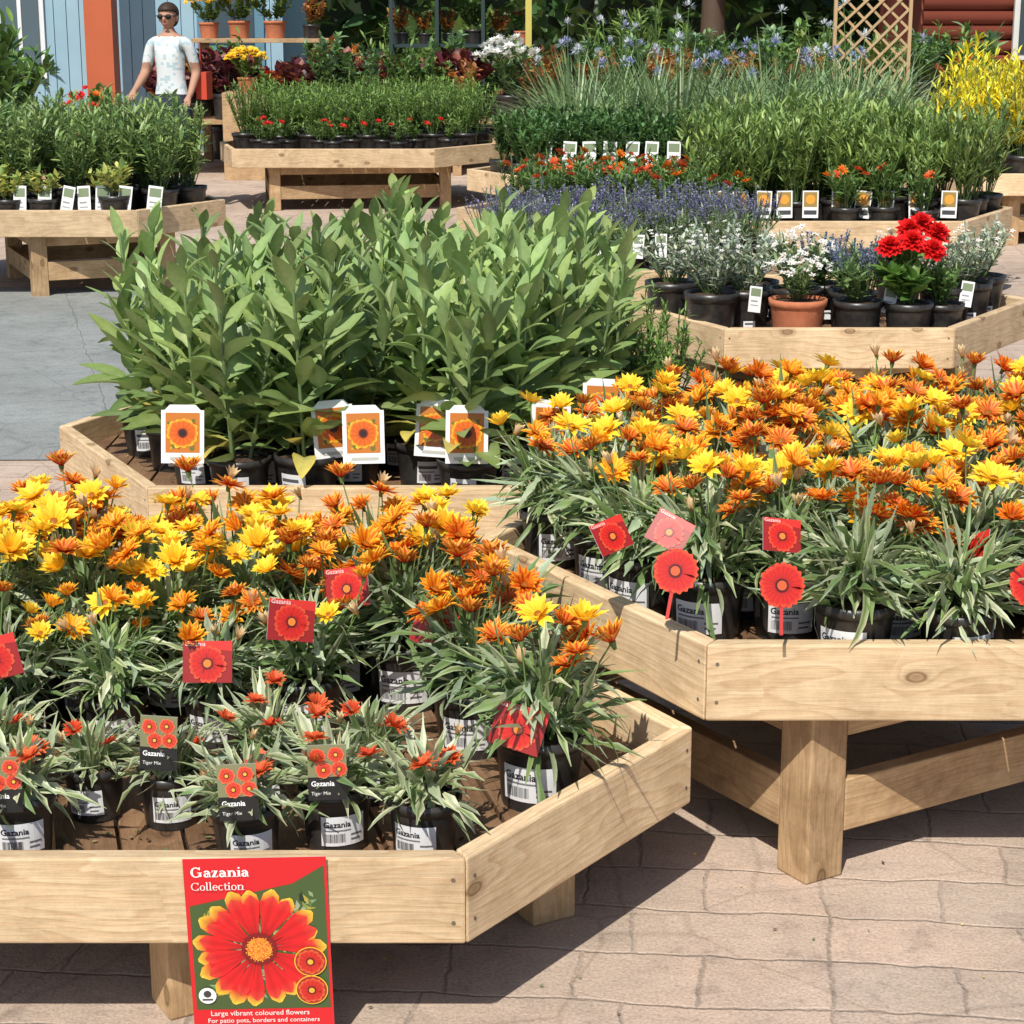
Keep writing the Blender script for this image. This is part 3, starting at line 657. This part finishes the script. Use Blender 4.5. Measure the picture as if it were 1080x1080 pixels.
while x < 1.9: tag(t_w, x, 12.68, HI + .05, U(-.3, .3), -.15, U(-.1, .1), 1.9); x += U(.12, .16)
for x, y in [(.2, 8.28), (.35, 8.3), (.52, 8.27), (.62, 8.3), (-.05, 8.35), (.8, 8.3)]: tag(t_w, x, y, HI + .04, U(-.4, .4), -.2, 0, 1.1)
for x, y in [(.84, 6.87), (1.3, 6.85), (1.6, 7.0)]: tag(t_w, x, y, HI + .03, U(-.5, .5), -.2, .15, 1.0)

# ------------------------------------------------------------------ poster
pst = obj('gazania_sign', None, (-.384, 2.741, LO + .004), (radians(2), radians(-1.2), 0))
mb = MB(); F = Flat(mb); W2, H2 = .107, .3
red = (.62, .016, .022)
mb.add([(-W2, .001, -H2), (W2, .001, -H2), (W2, .001, 0), (-W2, .001, 0)], [(3, 2, 1, 0)], (.7, .7, .7), PRINT, False)
F.rect(-W2, -H2, W2, 0, red, 0)
zb = -.252
F.poly([(-W2 + .006, zb), (W2 - .004, zb), (W2 - .004, -.014), (.055, -.043), (-W2 + .006, -.078)], (.06, .1, .03), 1)
for i in range(260):
    x = U(-W2 + .026, W2 - .024); z = U(zb + .022, -.085) if x < .055 else U(zb + .022, -.06); a = U(0, 3.14); l = U(.008, .02); w = U(.002, .004)
    c = jit(rnd.choice([(.05, .1, .02), (.15, .22, .05), (.02, .04, .02), (.35, .3, .05), (.2, .3, .16), (.3, .36, .25)]), .3)
    F.poly([(x - cos(a) * l * .6, z - sin(a) * l * .6), (x + sin(a) * w, z - cos(a) * w), (x + cos(a) * l * .6, z + sin(a) * l * .6), (x - sin(a) * w, z + cos(a) * w)], c, 1.2 + i * .0025)
cl = (-W2 + .007, W2 - .005, zb + .001, -.03)
F.flower(0, -.15, .101, 19, (.3, .01, .01), (.66, .016, .018), (.88, .62, .06), 2.2, wid=1.1, clip=cl, discs=False)
F.flower(0, -.15, .09, 19, (.2, .005, .005), (.72, .014, .018), (.74, .06, .04), 3.2, disc=(.75, .22, .03), ring=(.2, .01, .012), wid=.95, clip=cl)
for i in range(120):
    a = i * 2.4; r = .021 * math.sqrt(i / 120); F.disc(r * cos(a), -.15 + r * sin(a), .0012, rnd.choice([(.9, .5, .05), (.5, .1, .02), (.85, .35, .03)]), 5.6, 5)
for cz in (-.172, -.22):
    F.disc(.076, cz, .0245, (.85, .5, .04), 5.8, 24); F.disc(.076, cz, .023, (.35, .03, .02), 6.2, 24)
    F.flower(.076, cz, .021, 13, (.3, .01, .01), (.65, .03, .02), (.8, .2, .05), 6.6, disc=(.8, .4, .05))
F.disc(-.083, -.227, .0135, (.8, .8, .78), 5.8, 20); F.disc(-.083, -.224, .006, (.05, .05, .05), 6.2, 12); F.rect(-.091, -.235, -.075, -.232, (.05, .05, .05), 6.2)
serif_text(F, 'Gazania', -.096, -.03, .088, (.86, .84, .8), 2, 1.25)
serif_text(F, 'Collection', -.096, -.05, .08, (.84, .8, .76), 7, .75)
F.text('Large vibrant coloured flowers', -.08, -.263, .15, (.8, .75, .7), 1.4, .005)
F.text('For patio pots, borders and containers', -.085, -.275, .17, (.8, .75, .7), 1.4, .005)
obj('poster_sheet', mb.mesh('poster_sheet'), parent=pst)

# ------------------------------------------------------------------ ground
def sheet(name, pts, z, mat):
    me = bpy.data.meshes.new(name); me.from_pydata([(x, y, z) for x, y in pts], [], [tuple(range(len(pts)))]); me.materials.append(mat); return obj(name, me)
sheet('ground', [(-150, -60), (150, -60), (150, 300), (-150, 300)], 0, M_ground)
sheet('path', [(-14, 6.5), (-1.25, 6.75), (-1.2, 9.6), (-1.6, 11.0), (-14, 11.3)], .004, M_path)
mb = MB()
for i in range(320):
    x = U(-1.5, 2.2); y = U(2.2, 5); c = jit(rnd.choice([(.5, .4, .1), (.3, .2, .08), (.1, .16, .05), (.7, .5, .1), (.14, .1, .07)]), .3)
    d, n = azel(U(0, 6.28), 0); s = U(.004, .012)
    blade(mb, Vector((x, y, .004)), d, n, s, s * .5, .3, c, c, c, c, LEAF, 2, leafS, .4)
obj('fallen_leaves', mb.mesh('fallen_leaves'))
mb = MB()
for P_, zz in ((T1, LO), (T2, HI), (T3, LO)):
    for i in range(600):
        x = U(min(p[0] for p in P_), max(p[0] for p in P_)); y = U(min(p[1] for p in P_), max(p[1] for p in P_))
        if not inside(P_, x, y, .05): continue
        c = jit(rnd.choice([(.06, .04, .025), (.1, .06, .04), (.3, .25, .12), (.12, .16, .06)]), .3)
        d, n = azel(U(0, 6.28), 0); s = U(.004, .016)
        blade(mb, Vector((x, y, zz - .067)), d, n, s, s * .6, .5, c, c, c, c, SOIL if c[1] < .1 else LEAF, 2, leafS, .5)
obj('compost_debris', mb.mesh('compost_debris'))

# ------------------------------------------------------------------ background setting
def box(mb, x0, y0, z0, x1, y1, z1, c, mat=PAINT):
    vs = [(x, y, z) for x in (x0, x1) for y in (y0, y1) for z in (z0, z1)]
    mb.add(vs, [(0, 1, 3, 2), (4, 6, 7, 5), (0, 4, 5, 1), (2, 3, 7, 6), (0, 2, 6, 4), (1, 5, 7, 3)], c, mat, False)
shed = obj('blue_shed', None, (0, 0, 0))
mb = MB(); n = 24
for i in range(n):
    x0 = -5.6 + i * 3.2 / n; box(mb, x0, 21.5, 0, x0 + 3.2 / n - .008, 21.53, 2.5, jit((.3, .46, .55), .06))
box(mb, -5.6, 21.531, 0, -2.4, 24, 2.49, (.18, .36, .45))
obj('walls', mb.mesh('w'), parent=shed)
mb = MB(); box(mb, -5.4, 21.46, .75, -4.9, 21.5, 1.8, (.7, .72, .72)); box(mb, -5.35, 21.45, .8, -4.95, 21.465, 1.75, (.08, .12, .14)); box(mb, -5.17, 21.44, .8, -5.13, 21.45, 1.75, (.7, .72, .72))
obj('window', mb.mesh('w'), parent=shed)
mb = MB(); box(mb, -3.3, 21.46, .05, -2.6, 21.5, 2.05, (.12, .25, .33)); box(mb, -3.2, 21.45, 1.1, -2.7, 21.465, 1.9, (.05, .08, .1)); obj('door', mb.mesh('w'), parent=shed)
mb = MB(); mb.add([(-5.9, 21.1, 2.45), (-2.1, 21.1, 2.45), (-2.1, 22.8, 3.2), (-5.9, 22.8, 3.2), (-2.1, 24.4, 2.45), (-5.9, 24.4, 2.45)], [(0, 1, 2, 3), (3, 2, 4, 5)], (.2, .2, .22), PAINT, False); obj('roof', mb.mesh('w'), parent=shed)
mb = MB(); box(mb, -4.3, 20.6, 0, -4.02, 20.9, 3.0, (.5, .12, .05)); box(mb, -4.35, 20.55, 0, -3.97, 20.95, .15, (.35, .1, .05)); box(mb, -4.35, 20.55, 3.0, -3.97, 20.95, 3.12, (.35, .1, .05)); obj('red_pillar', mb.mesh('p'))
cab = obj('red_cabin', None)
mb = MB()
for i in range(16):
    z = i * .16; k = 8
    vs = []
    for x in (4.6, 9.0):
        for j in range(k): vs.append((x, 23 + .085 * cos(2 * pi * j / k), z + .08 + .085 * sin(2 * pi * j / k)))
    mb.add(vs, [(j, (j + 1) % k, k + (j + 1) % k, k + j) for j in range(k)] + [tuple(range(k)), tuple(range(k, 2 * k))], jit((.24, .06, .035), .12), PAINT)
box(mb, 4.65, 23.05, 0, 8.95, 26, 2.55, (.2, .05, .035)); obj('log_walls', mb.mesh('w'), parent=cab)
mb = MB(); box(mb, 5.6, 22.86, .9, 6.4, 22.92, 1.75, (.6, .6, .55)); box(mb, 5.66, 22.85, .96, 6.34, 22.865, 1.69, (.04, .06, .07)); obj('window', mb.mesh('w'), parent=cab)
mb = MB(); mb.add([(4.3, 22.5, 2.5), (9.3, 22.5, 2.5), (9.3, 24.5, 3.6), (4.3, 24.5, 3.6), (9.3, 26.5, 2.5), (4.3, 26.5, 2.5)], [(0, 1, 2, 3), (3, 2, 4, 5)], (.12, .1, .1), PAINT, False); obj('roof', mb.mesh('w'), parent=cab)
# trellis
mb = MB(); wc = (.5, .34, .18); x0, x1, zt = 2.95, 3.6, 1.9
box(mb, x0 - .03, 18.6, 0, x0, 18.64, zt, wc); box(mb, x1, 18.6, 0, x1 + .03, 18.64, zt, wc); box(mb, x0, 18.6, zt - .04, x1, 18.63, zt, wc); box(mb, x0, 18.6, .5, x1, 18.63, .54, wc)
def slat(mb, a, b, y, w=.022):
    a = Vector(a); b = Vector(b); d = (b - a).normalized(); n = Vector((-d.y, d.x)) * w / 2
    q = [a - n, b - n, b + n, a + n]; mb.add([(p.x, y, p.y) for p in q] + [(p.x, y + .01, p.y) for p in q], [(0, 1, 2, 3), (7, 6, 5, 4), (0, 4, 5, 1), (1, 5, 6, 2), (2, 6, 7, 3), (3, 7, 4, 0)], jit(wc, .1), PAINT, False)
k = -1.4; wd = x1 - x0
while k < wd:
    for sgn in (1, -1):
        a0 = max(0, k); a1 = min(wd, k + 1.4)
        if a1 - a0 > .03:
            za = .54 + (a0 - k); zb2 = .54 + (a1 - k)
            if sgn > 0: slat(mb, (x0 + a0, min(za, zt)), (x0 + a1, min(zb2, zt)), 18.605)
            else: slat(mb, (x1 - a0, min(za, zt)), (x1 - a1, min(zb2, zt)), 18.618)
    k += .16
obj('trellis', mb.mesh('t'))
mb = MB(); dc = (.03, .05, .05)
for x in (-1.2, -.75, -.3, .15): box(mb, x, 20.0, 0, x + .035, 20.035, 2.2, dc); box(mb, x, 20.6, 0, x + .035, 20.635, 2.2, dc)
for z in (.6, 1.1, 1.6, 2.15): box(mb, -1.2, 20.04, z, .18, 20.6, z + .03, dc)
obj('display_rack', mb.mesh('r'))
mb = MB(); box(mb, .13, 19.8, 0, .19, 19.86, 2.6, (.6, .5, .12)); obj('wooden_post', mb.mesh('r'))
def bench(x0, x1, y0, y1, z):
    B = obj('display_bench', None)
    prism('top', [(x0, y0), (x1, y0), (x1, y1), (x0, y1)], z - .04, z, M_post, B)
    x = x0 + .1
    while x < x1:
        for yy in (y0 + .08, y1 - .08): post('leg', x, yy, .08, 0, z - .041, 0, B)
        x += 1.4
bench(-3.4, .4, 18.3, 19.6, .5); bench(.6, 4.6, 19.3, 20.4, .6); bench(-6.2, -2.42, 14.1, 14.95, .45)
heu = [bush('dark_heuchera', .09, .13, .18, .26, 200, .07, .06, [(.1, .02, .025), (.06, .015, .02), (.18, .05, .03)], shape=sageS) for _ in range(2)]
orf = [bush('orange_foliage', .09, .13, .18, .28, 240, .06, .04, [(.35, .14, .03), (.25, .08, .03), (.3, .2, .05)], shape=sageS) for _ in range(2)]
whf = bush('white_blooms', .09, .13, .16, .3, 160, .05, .03, [(.1, .17, .05)], fl=30, fls=(.035, 6, [white], 2))
ylf = bush('yellow_blooms', .1, .15, .22, .3, 260, .06, .03, [(.12, .2, .04)], potmat=TERRA, fl=110, fls=(.03, 7, [PAL_YY], 2))
pkf = bush('red_blooms', .1, .16, .16, .25, 200, .05, .03, [(.08, .16, .03)], potmat=TERRA, fl=16, fls=(.03, 6, [redp[0], PAL_O], 2))
grn = [bush('green_mix', .11, .17, .2, .4, 360, .07, .03, [c, (.1, .18, .04)]) for c in ((.07, .14, .03), (.16, .22, .05), (.12, .2, .1))]
for y in (18.45, 18.8, 19.15, 19.5):
    x = -3.2
    while x < .35:
        r = rnd.random(); s = U(1.1, 1.7)
        if x > -.35 and r < .5: put('potted_white_flower', [whf], x, y, .5, s, 3)
        elif r < .5: put('potted_heuchera', heu, x, y, .5, s, 3)
        elif r < .72: put('potted_orange_foliage', orf, x, y, .5, s, 3)
        elif r < .88: put('potted_garden_plant', grn, x, y, .5, s * .8, 3)
        else: put('potted_red_flower', [pkf], x, y, .5, 1.0, 3)
        x += U(.26, .36)
for y in (19.5, 19.85, 20.2):
    x = .75
    while x < 4.5: put('potted_garden_plant', grn + orf, x, y, .6, 1.15, 3); x += U(.3, .42)
for z in (.63, 1.13, 1.63):
    x = -1.1
    while x < .15:
        put('potted_red_flower' if rnd.random() < .5 else 'potted_garden_plant', [rnd.choice([pkf, orf[0], grn[0]])], x, 20.3, z, .8, 3); x += .24
x = -6.0
while x < -2.5:
    for y in (14.25, 14.55, 14.82): put('potted_garden_plant', grn + bushy + orf[:1], x, y, .45, .72, 3)
    x += .22
pl('potted_terracotta_plant', pkf, -2.98, 14.3, .45, 1.2)
prism('plant_plinth', [(-2.55, 17.85), (-2.15, 17.85), (-2.15, 18.25), (-2.55, 18.25)], 0, .76, M_post, None)
pl('potted_yellow_flower', ylf, -2.35, 18.05, .76, .85)
for x, y, s in [(-2.95, 19.95, 1.0), (-2.65, 19.9, 1.1), (-2.3, 19.9, 1.1)]: pl('potted_yellow_flower', ylf, x, y, 1.19, s)
pl('potted_orange_foliage', orf[0], -1.95, 19.9, 1.19, 1.0)
prism('timber_shelf', [(-3.1, 19.75), (-1.7, 19.75), (-1.7, 20.15), (-3.1, 20.15)], 1.15, 1.189, M_post, None)
for xx in (-3.0, -1.8): post('shelf_post', xx, 19.95, .08, 0, 1.149, 0, None)
for x in (-2.9, -2.55, -2.2, -1.85, -1.5): put('potted_orange_foliage', orf + heu, x, 20.4, 0, 2.4, 3)
for i in range(26):
    x = U(-9, -4.8) if i < 10 else U(-1.8, 5.0); put('garden_shrub', grn + fe2, x, U(20.9, 22.0), 0, U(2.0, 2.9), 3)
for x, y in [(-5.5, 19.3), (-5.1, 19.0), (-4.85, 19.5), (-5.2, 18.6), (-4.9, 18.3)]: put('garden_shrub', grn, x, y, 0, U(2.2, 2.7), 3)
for x, y in [(3.5, 15.6), (3.9, 15.4), (4.3, 15.8), (3.7, 16.3), (4.2, 16.6), (4.6, 16.0)]: put('yellow_garden_shrub', yel, x, y, 0, 1.85, 3)
for i in range(10): put('garden_shrub', grn + bushy, U(4.6, 6.5), U(16.5, 20), 0, U(1.6, 2.2), 3)
for i in range(8): put('garden_shrub', grn + bushy, U(-8, -4.6), U(15.5, 19), 0, U(1.5, 2.2), 3)
mb = MB()
for i in range(9000):
    x = U(-26, 26); z = U(0, 1) ** .8 * 3.4; y = 27.5 + noise.noise(Vector((x * .5, z * .6, 0))) * 1.3 + U(0, .6); zz = z + noise.noise(Vector((x * .35, 5, 0))) * .9 * z / 3
    d, n = azel(U(0, 6.28), U(-.3, 1.3), U(-.8, .8)); sh = .6 + .6 * (noise.noise(Vector((x, z, 3))) + .5)
    g = jit(tuple(q * sh for q in rnd.choice([(.05, .1, .025), (.09, .15, .035), (.04, .09, .03)])), .3)
    blade(mb, Vector((x, y, max(0, zz))), d, n, U(.25, .5), U(.16, .28), -.4, g, g, g, g, LEAF, 2, leafS, .3)
box(mb, -26, 28.6, 0, 26, 29, 3.0, (.02, .035, .015), LEAF)
obj('hedge', mb.mesh('hedge'))
def tree(x, y, H, R0):
    T = obj('tree', None, (x, y, 0)); mb = MB(); c = (.09, .06, .04)
    lathe(mb, [(.2, 0), (.14, H * .25), (.1, H * .5), (.04, H * .8)], 10, c, PAINT)
    br = []
    for i in range(12):
        z = H * U(.3, .65); d, n = azel(U(0, 6.28), U(.3, 1)); e = Vector((0, 0, z)) + d * R0 * U(.5, .9); stem(mb, Vector((0, 0, z)), e, .05, c, PAINT, 6); br.append(e)
    br.append(Vector((0, 0, H * .9))); obj('trunk', mb.mesh('tr'), parent=T); mb = MB()
    for i in range(2600):
        b = rnd.choice(br); v = Vector((rnd.gauss(0, 1), rnd.gauss(0, 1), rnd.gauss(0, .8))) * R0 * .28; d, n = azel(U(0, 6.28), U(-.5, 1)); g = jit(rnd.choice([(.05, .1, .02), (.1, .17, .035)]), .3)
        blade(mb, b + v, d, n, .2, .12, -.3, g, g, g, g, LEAF, 2, leafS, .2)
    obj('crown', mb.mesh('cr'), parent=T)
tree(-9, 24, 6, 2.2); tree(2.5, 25.5, 6.5, 2.4); tree(11, 23, 6, 2.2)

# ------------------------------------------------------------------ person
P = obj('woman', None, (-2.56, 15.3, 0), (0, 0, -.2), .915)
vs = []; es = []; rs = []
def jn(p, r, par=None):
    vs.append(p); rs.append(r)
    if par is not None: es.append((par, len(vs) - 1))
    return len(vs) - 1
pel = jn((0, 0, .93), (.15, .11)); wa = jn((0, 0, 1.08), (.115, .09), pel); ch = jn((0, -.01, 1.24), (.145, .1), wa); nb = jn((0, 0, 1.38), (.1, .07), ch); nk = jn((0, -.005, 1.44), (.048, .048), nb); hd = jn((0, -.015, 1.5), (.05, .05), nk)
for sx, el, wr, hn in ((-1, (-.22, .0, 1.12), (-.235, -.2, .99), (-.24, -.26, .95)), (1, (.2, .06, 1.12), (.19, -.08, .95), (.185, -.14, .9))):
    sh = jn((sx * .16, 0, 1.345), (.055, .055), nb); e = jn(el, (.042, .042), sh); w = jn(wr, (.026, .026), e); h = jn(hn, (.036, .018), w)
    hp = Vector(hn); dr = (hp - Vector(wr)).normalized()
    for k, (ox, ln) in enumerate(((-.027, .06), (-.009, .075), (.009, .072), (.027, .055))):
        f1 = jn(tuple(hp + Vector((ox, 0, 0)) + dr * ln * .6), (.009, .009), h); jn(tuple(hp + Vector((ox, .008, -.012)) + dr * ln), (.008, .008), f1)
    jn(tuple(hp + Vector((-sx * .045, -.02, -.01))), (.01, .01), h)
    hi = jn((sx * .085, 0, .86), (.095, .095), pel); kn = jn((sx * .1, -.02, .48), (.06, .06), hi); an = jn((sx * .1, .02, .09), (.038, .038), kn); jn((sx * .11, -.13, .035), (.036, .03), an)
me = bpy.data.meshes.new('body'); me.from_pydata(vs, es, [])
bo = obj('body_tmp', me); bo.modifiers.new('s', 'SKIN'); sb = bo.modifiers.new('u', 'SUBSURF'); sb.levels = 3
for i, r in enumerate(rs): me.skin_vertices[0].data[i].radius = r
me.skin_vertices[0].data[0].use_root = True
dg = bpy.context.evaluated_depsgraph_get(); dg.update()
bm_ = bpy.data.meshes.new_from_object(bo.evaluated_get(dg)); bpy.data.objects.remove(bo)
mb = MB(); vv = [tuple(v.co) for v in bm_.vertices]
skin = (.42, .23, .15)
for p in bm_.polygons:
    c = p.center; ax = abs(c.x)
    if c.z < .07: col = (.2, .15, .1)
    elif c.z < .95 and ax < .165: col = (.03, .035, .06)
    elif c.z > 1.405: col = skin
    elif ax > .165 and c.z < 1.2: col = skin
    else: col = (.64, .68, .68) if noise.noise(Vector(c) * 30) > -.25 else (.42, .54, .57)
    mb.add([vv[i] for i in p.vertices], [tuple(range(len(p.vertices)))], col, PAINT)
obj('body', mb.mesh('body'), parent=P)
def ell(mb, c, r, col, n=14, m=10, fn=None):
    vs = []; fs = []
    for j in range(m + 1):
        ph = pi * j / m
        for i in range(n):
            th = 2 * pi * i / n; q = Vector((sin(ph) * cos(th) * r[0], sin(ph) * sin(th) * r[1], cos(ph) * r[2]))
            if fn: q = fn(q)
            vs.append((c[0] + q.x, c[1] + q.y, c[2] + q.z))
    for j in range(m):
        for i in range(n): fs.append((j * n + i, j * n + (i + 1) % n, (j + 1) * n + (i + 1) % n, (j + 1) * n + i))
    mb.add(vs, fs, col, PAINT)
def jaw(q):
    if q.z < 0: q.x *= 1 + q.z * 3.2; q.y *= 1 + q.z * 1.5
    return q
mb = MB()
ell(mb, (0, -.02, 1.56), (.072, .088, .1), skin, 18, 14, jaw)
ell(mb, (0, -.112, 1.545), (.012, .016, .02), skin, 8, 6); ell(mb, (0, -.1, 1.505), (.024, .01, .006), (.4, .12, .1), 8, 6)
for s in (-1, 1): ell(mb, (s * .073, -.01, 1.55), (.01, .018, .028), skin, 8, 6)
obj('head', mb.mesh('head'), parent=P)
mb = MB(); ell(mb, (0, -.008, 1.592), (.086, .106, .088), (.045, .025, .015), 18, 14, lambda q: Vector((q.x * (1 if q.z > -.02 else .95), q.y if q.z > .015 else max(q.y, .0), q.z))); ell(mb, (0, .09, 1.56), (.05, .055, .08), (.045, .025, .015)); obj('hair', mb.mesh('hair'), parent=P)
mb = MB()
for s in (-1, 1): ell(mb, (s * .034, -.1, 1.563), (.028, .014, .021), (.01, .01, .01), 10, 6); box(mb, s * .06, -.09, 1.566, s * .078, .0, 1.573, (.01, .01, .01))
box(mb, -.012, -.114, 1.565, .012, -.102, 1.573, (.01, .01, .01)); obj('sunglasses', mb.mesh('sun'), parent=P)
mb = MB(); box(mb, .19, .06, .9, .28, .2, 1.12, (.5, .06, .03)); box(mb, .205, .12, 1.12, .215, .14, 1.36, (.4, .05, .03)); obj('shoulder_bag', mb.mesh('bag'), parent=P)

# ------------------------------------------------------------------ light, world, camera
w = bpy.data.worlds.new('World'); scene.world = w; w.use_nodes = True; nt = w.node_tree; nt.nodes.clear()
to = Vector((-.25, -.8, 1.05)).normalized(); elv = math.asin(to.z)
sk = nt.nodes.new('ShaderNodeTexSky'); sk.sky_type = 'NISHITA'; sk.sun_disc = False; sk.sun_elevation = elv; sk.sun_rotation = atan2(to.x, to.y)
bg = nt.nodes.new('ShaderNodeBackground'); bg.inputs[1].default_value = .12; ou = nt.nodes.new('ShaderNodeOutputWorld')
nt.links.new(sk.outputs[0], bg.inputs[0]); nt.links.new(bg.outputs[0], ou.inputs[0])
sd = bpy.data.lights.new('sun', 'SUN'); sd.energy = 5.0; sd.angle = radians(.5); sd.color = (1, .955, .88)
so = obj('sun', sd, (0, -5, 10)); so.rotation_euler = to.to_track_quat('Z', 'Y').to_euler()
cd = bpy.data.cameras.new('cam'); cd.lens = 70; cd.sensor_width = 36; cd.clip_end = 1000
co = obj('camera', cd, (0, 0, 1.55), (radians(90 - 14.42), 0, 0)); scene.camera = co
scene.view_settings.view_transform = 'Standard'; scene.view_settings.look = 'None'; scene.view_settings.exposure = 0
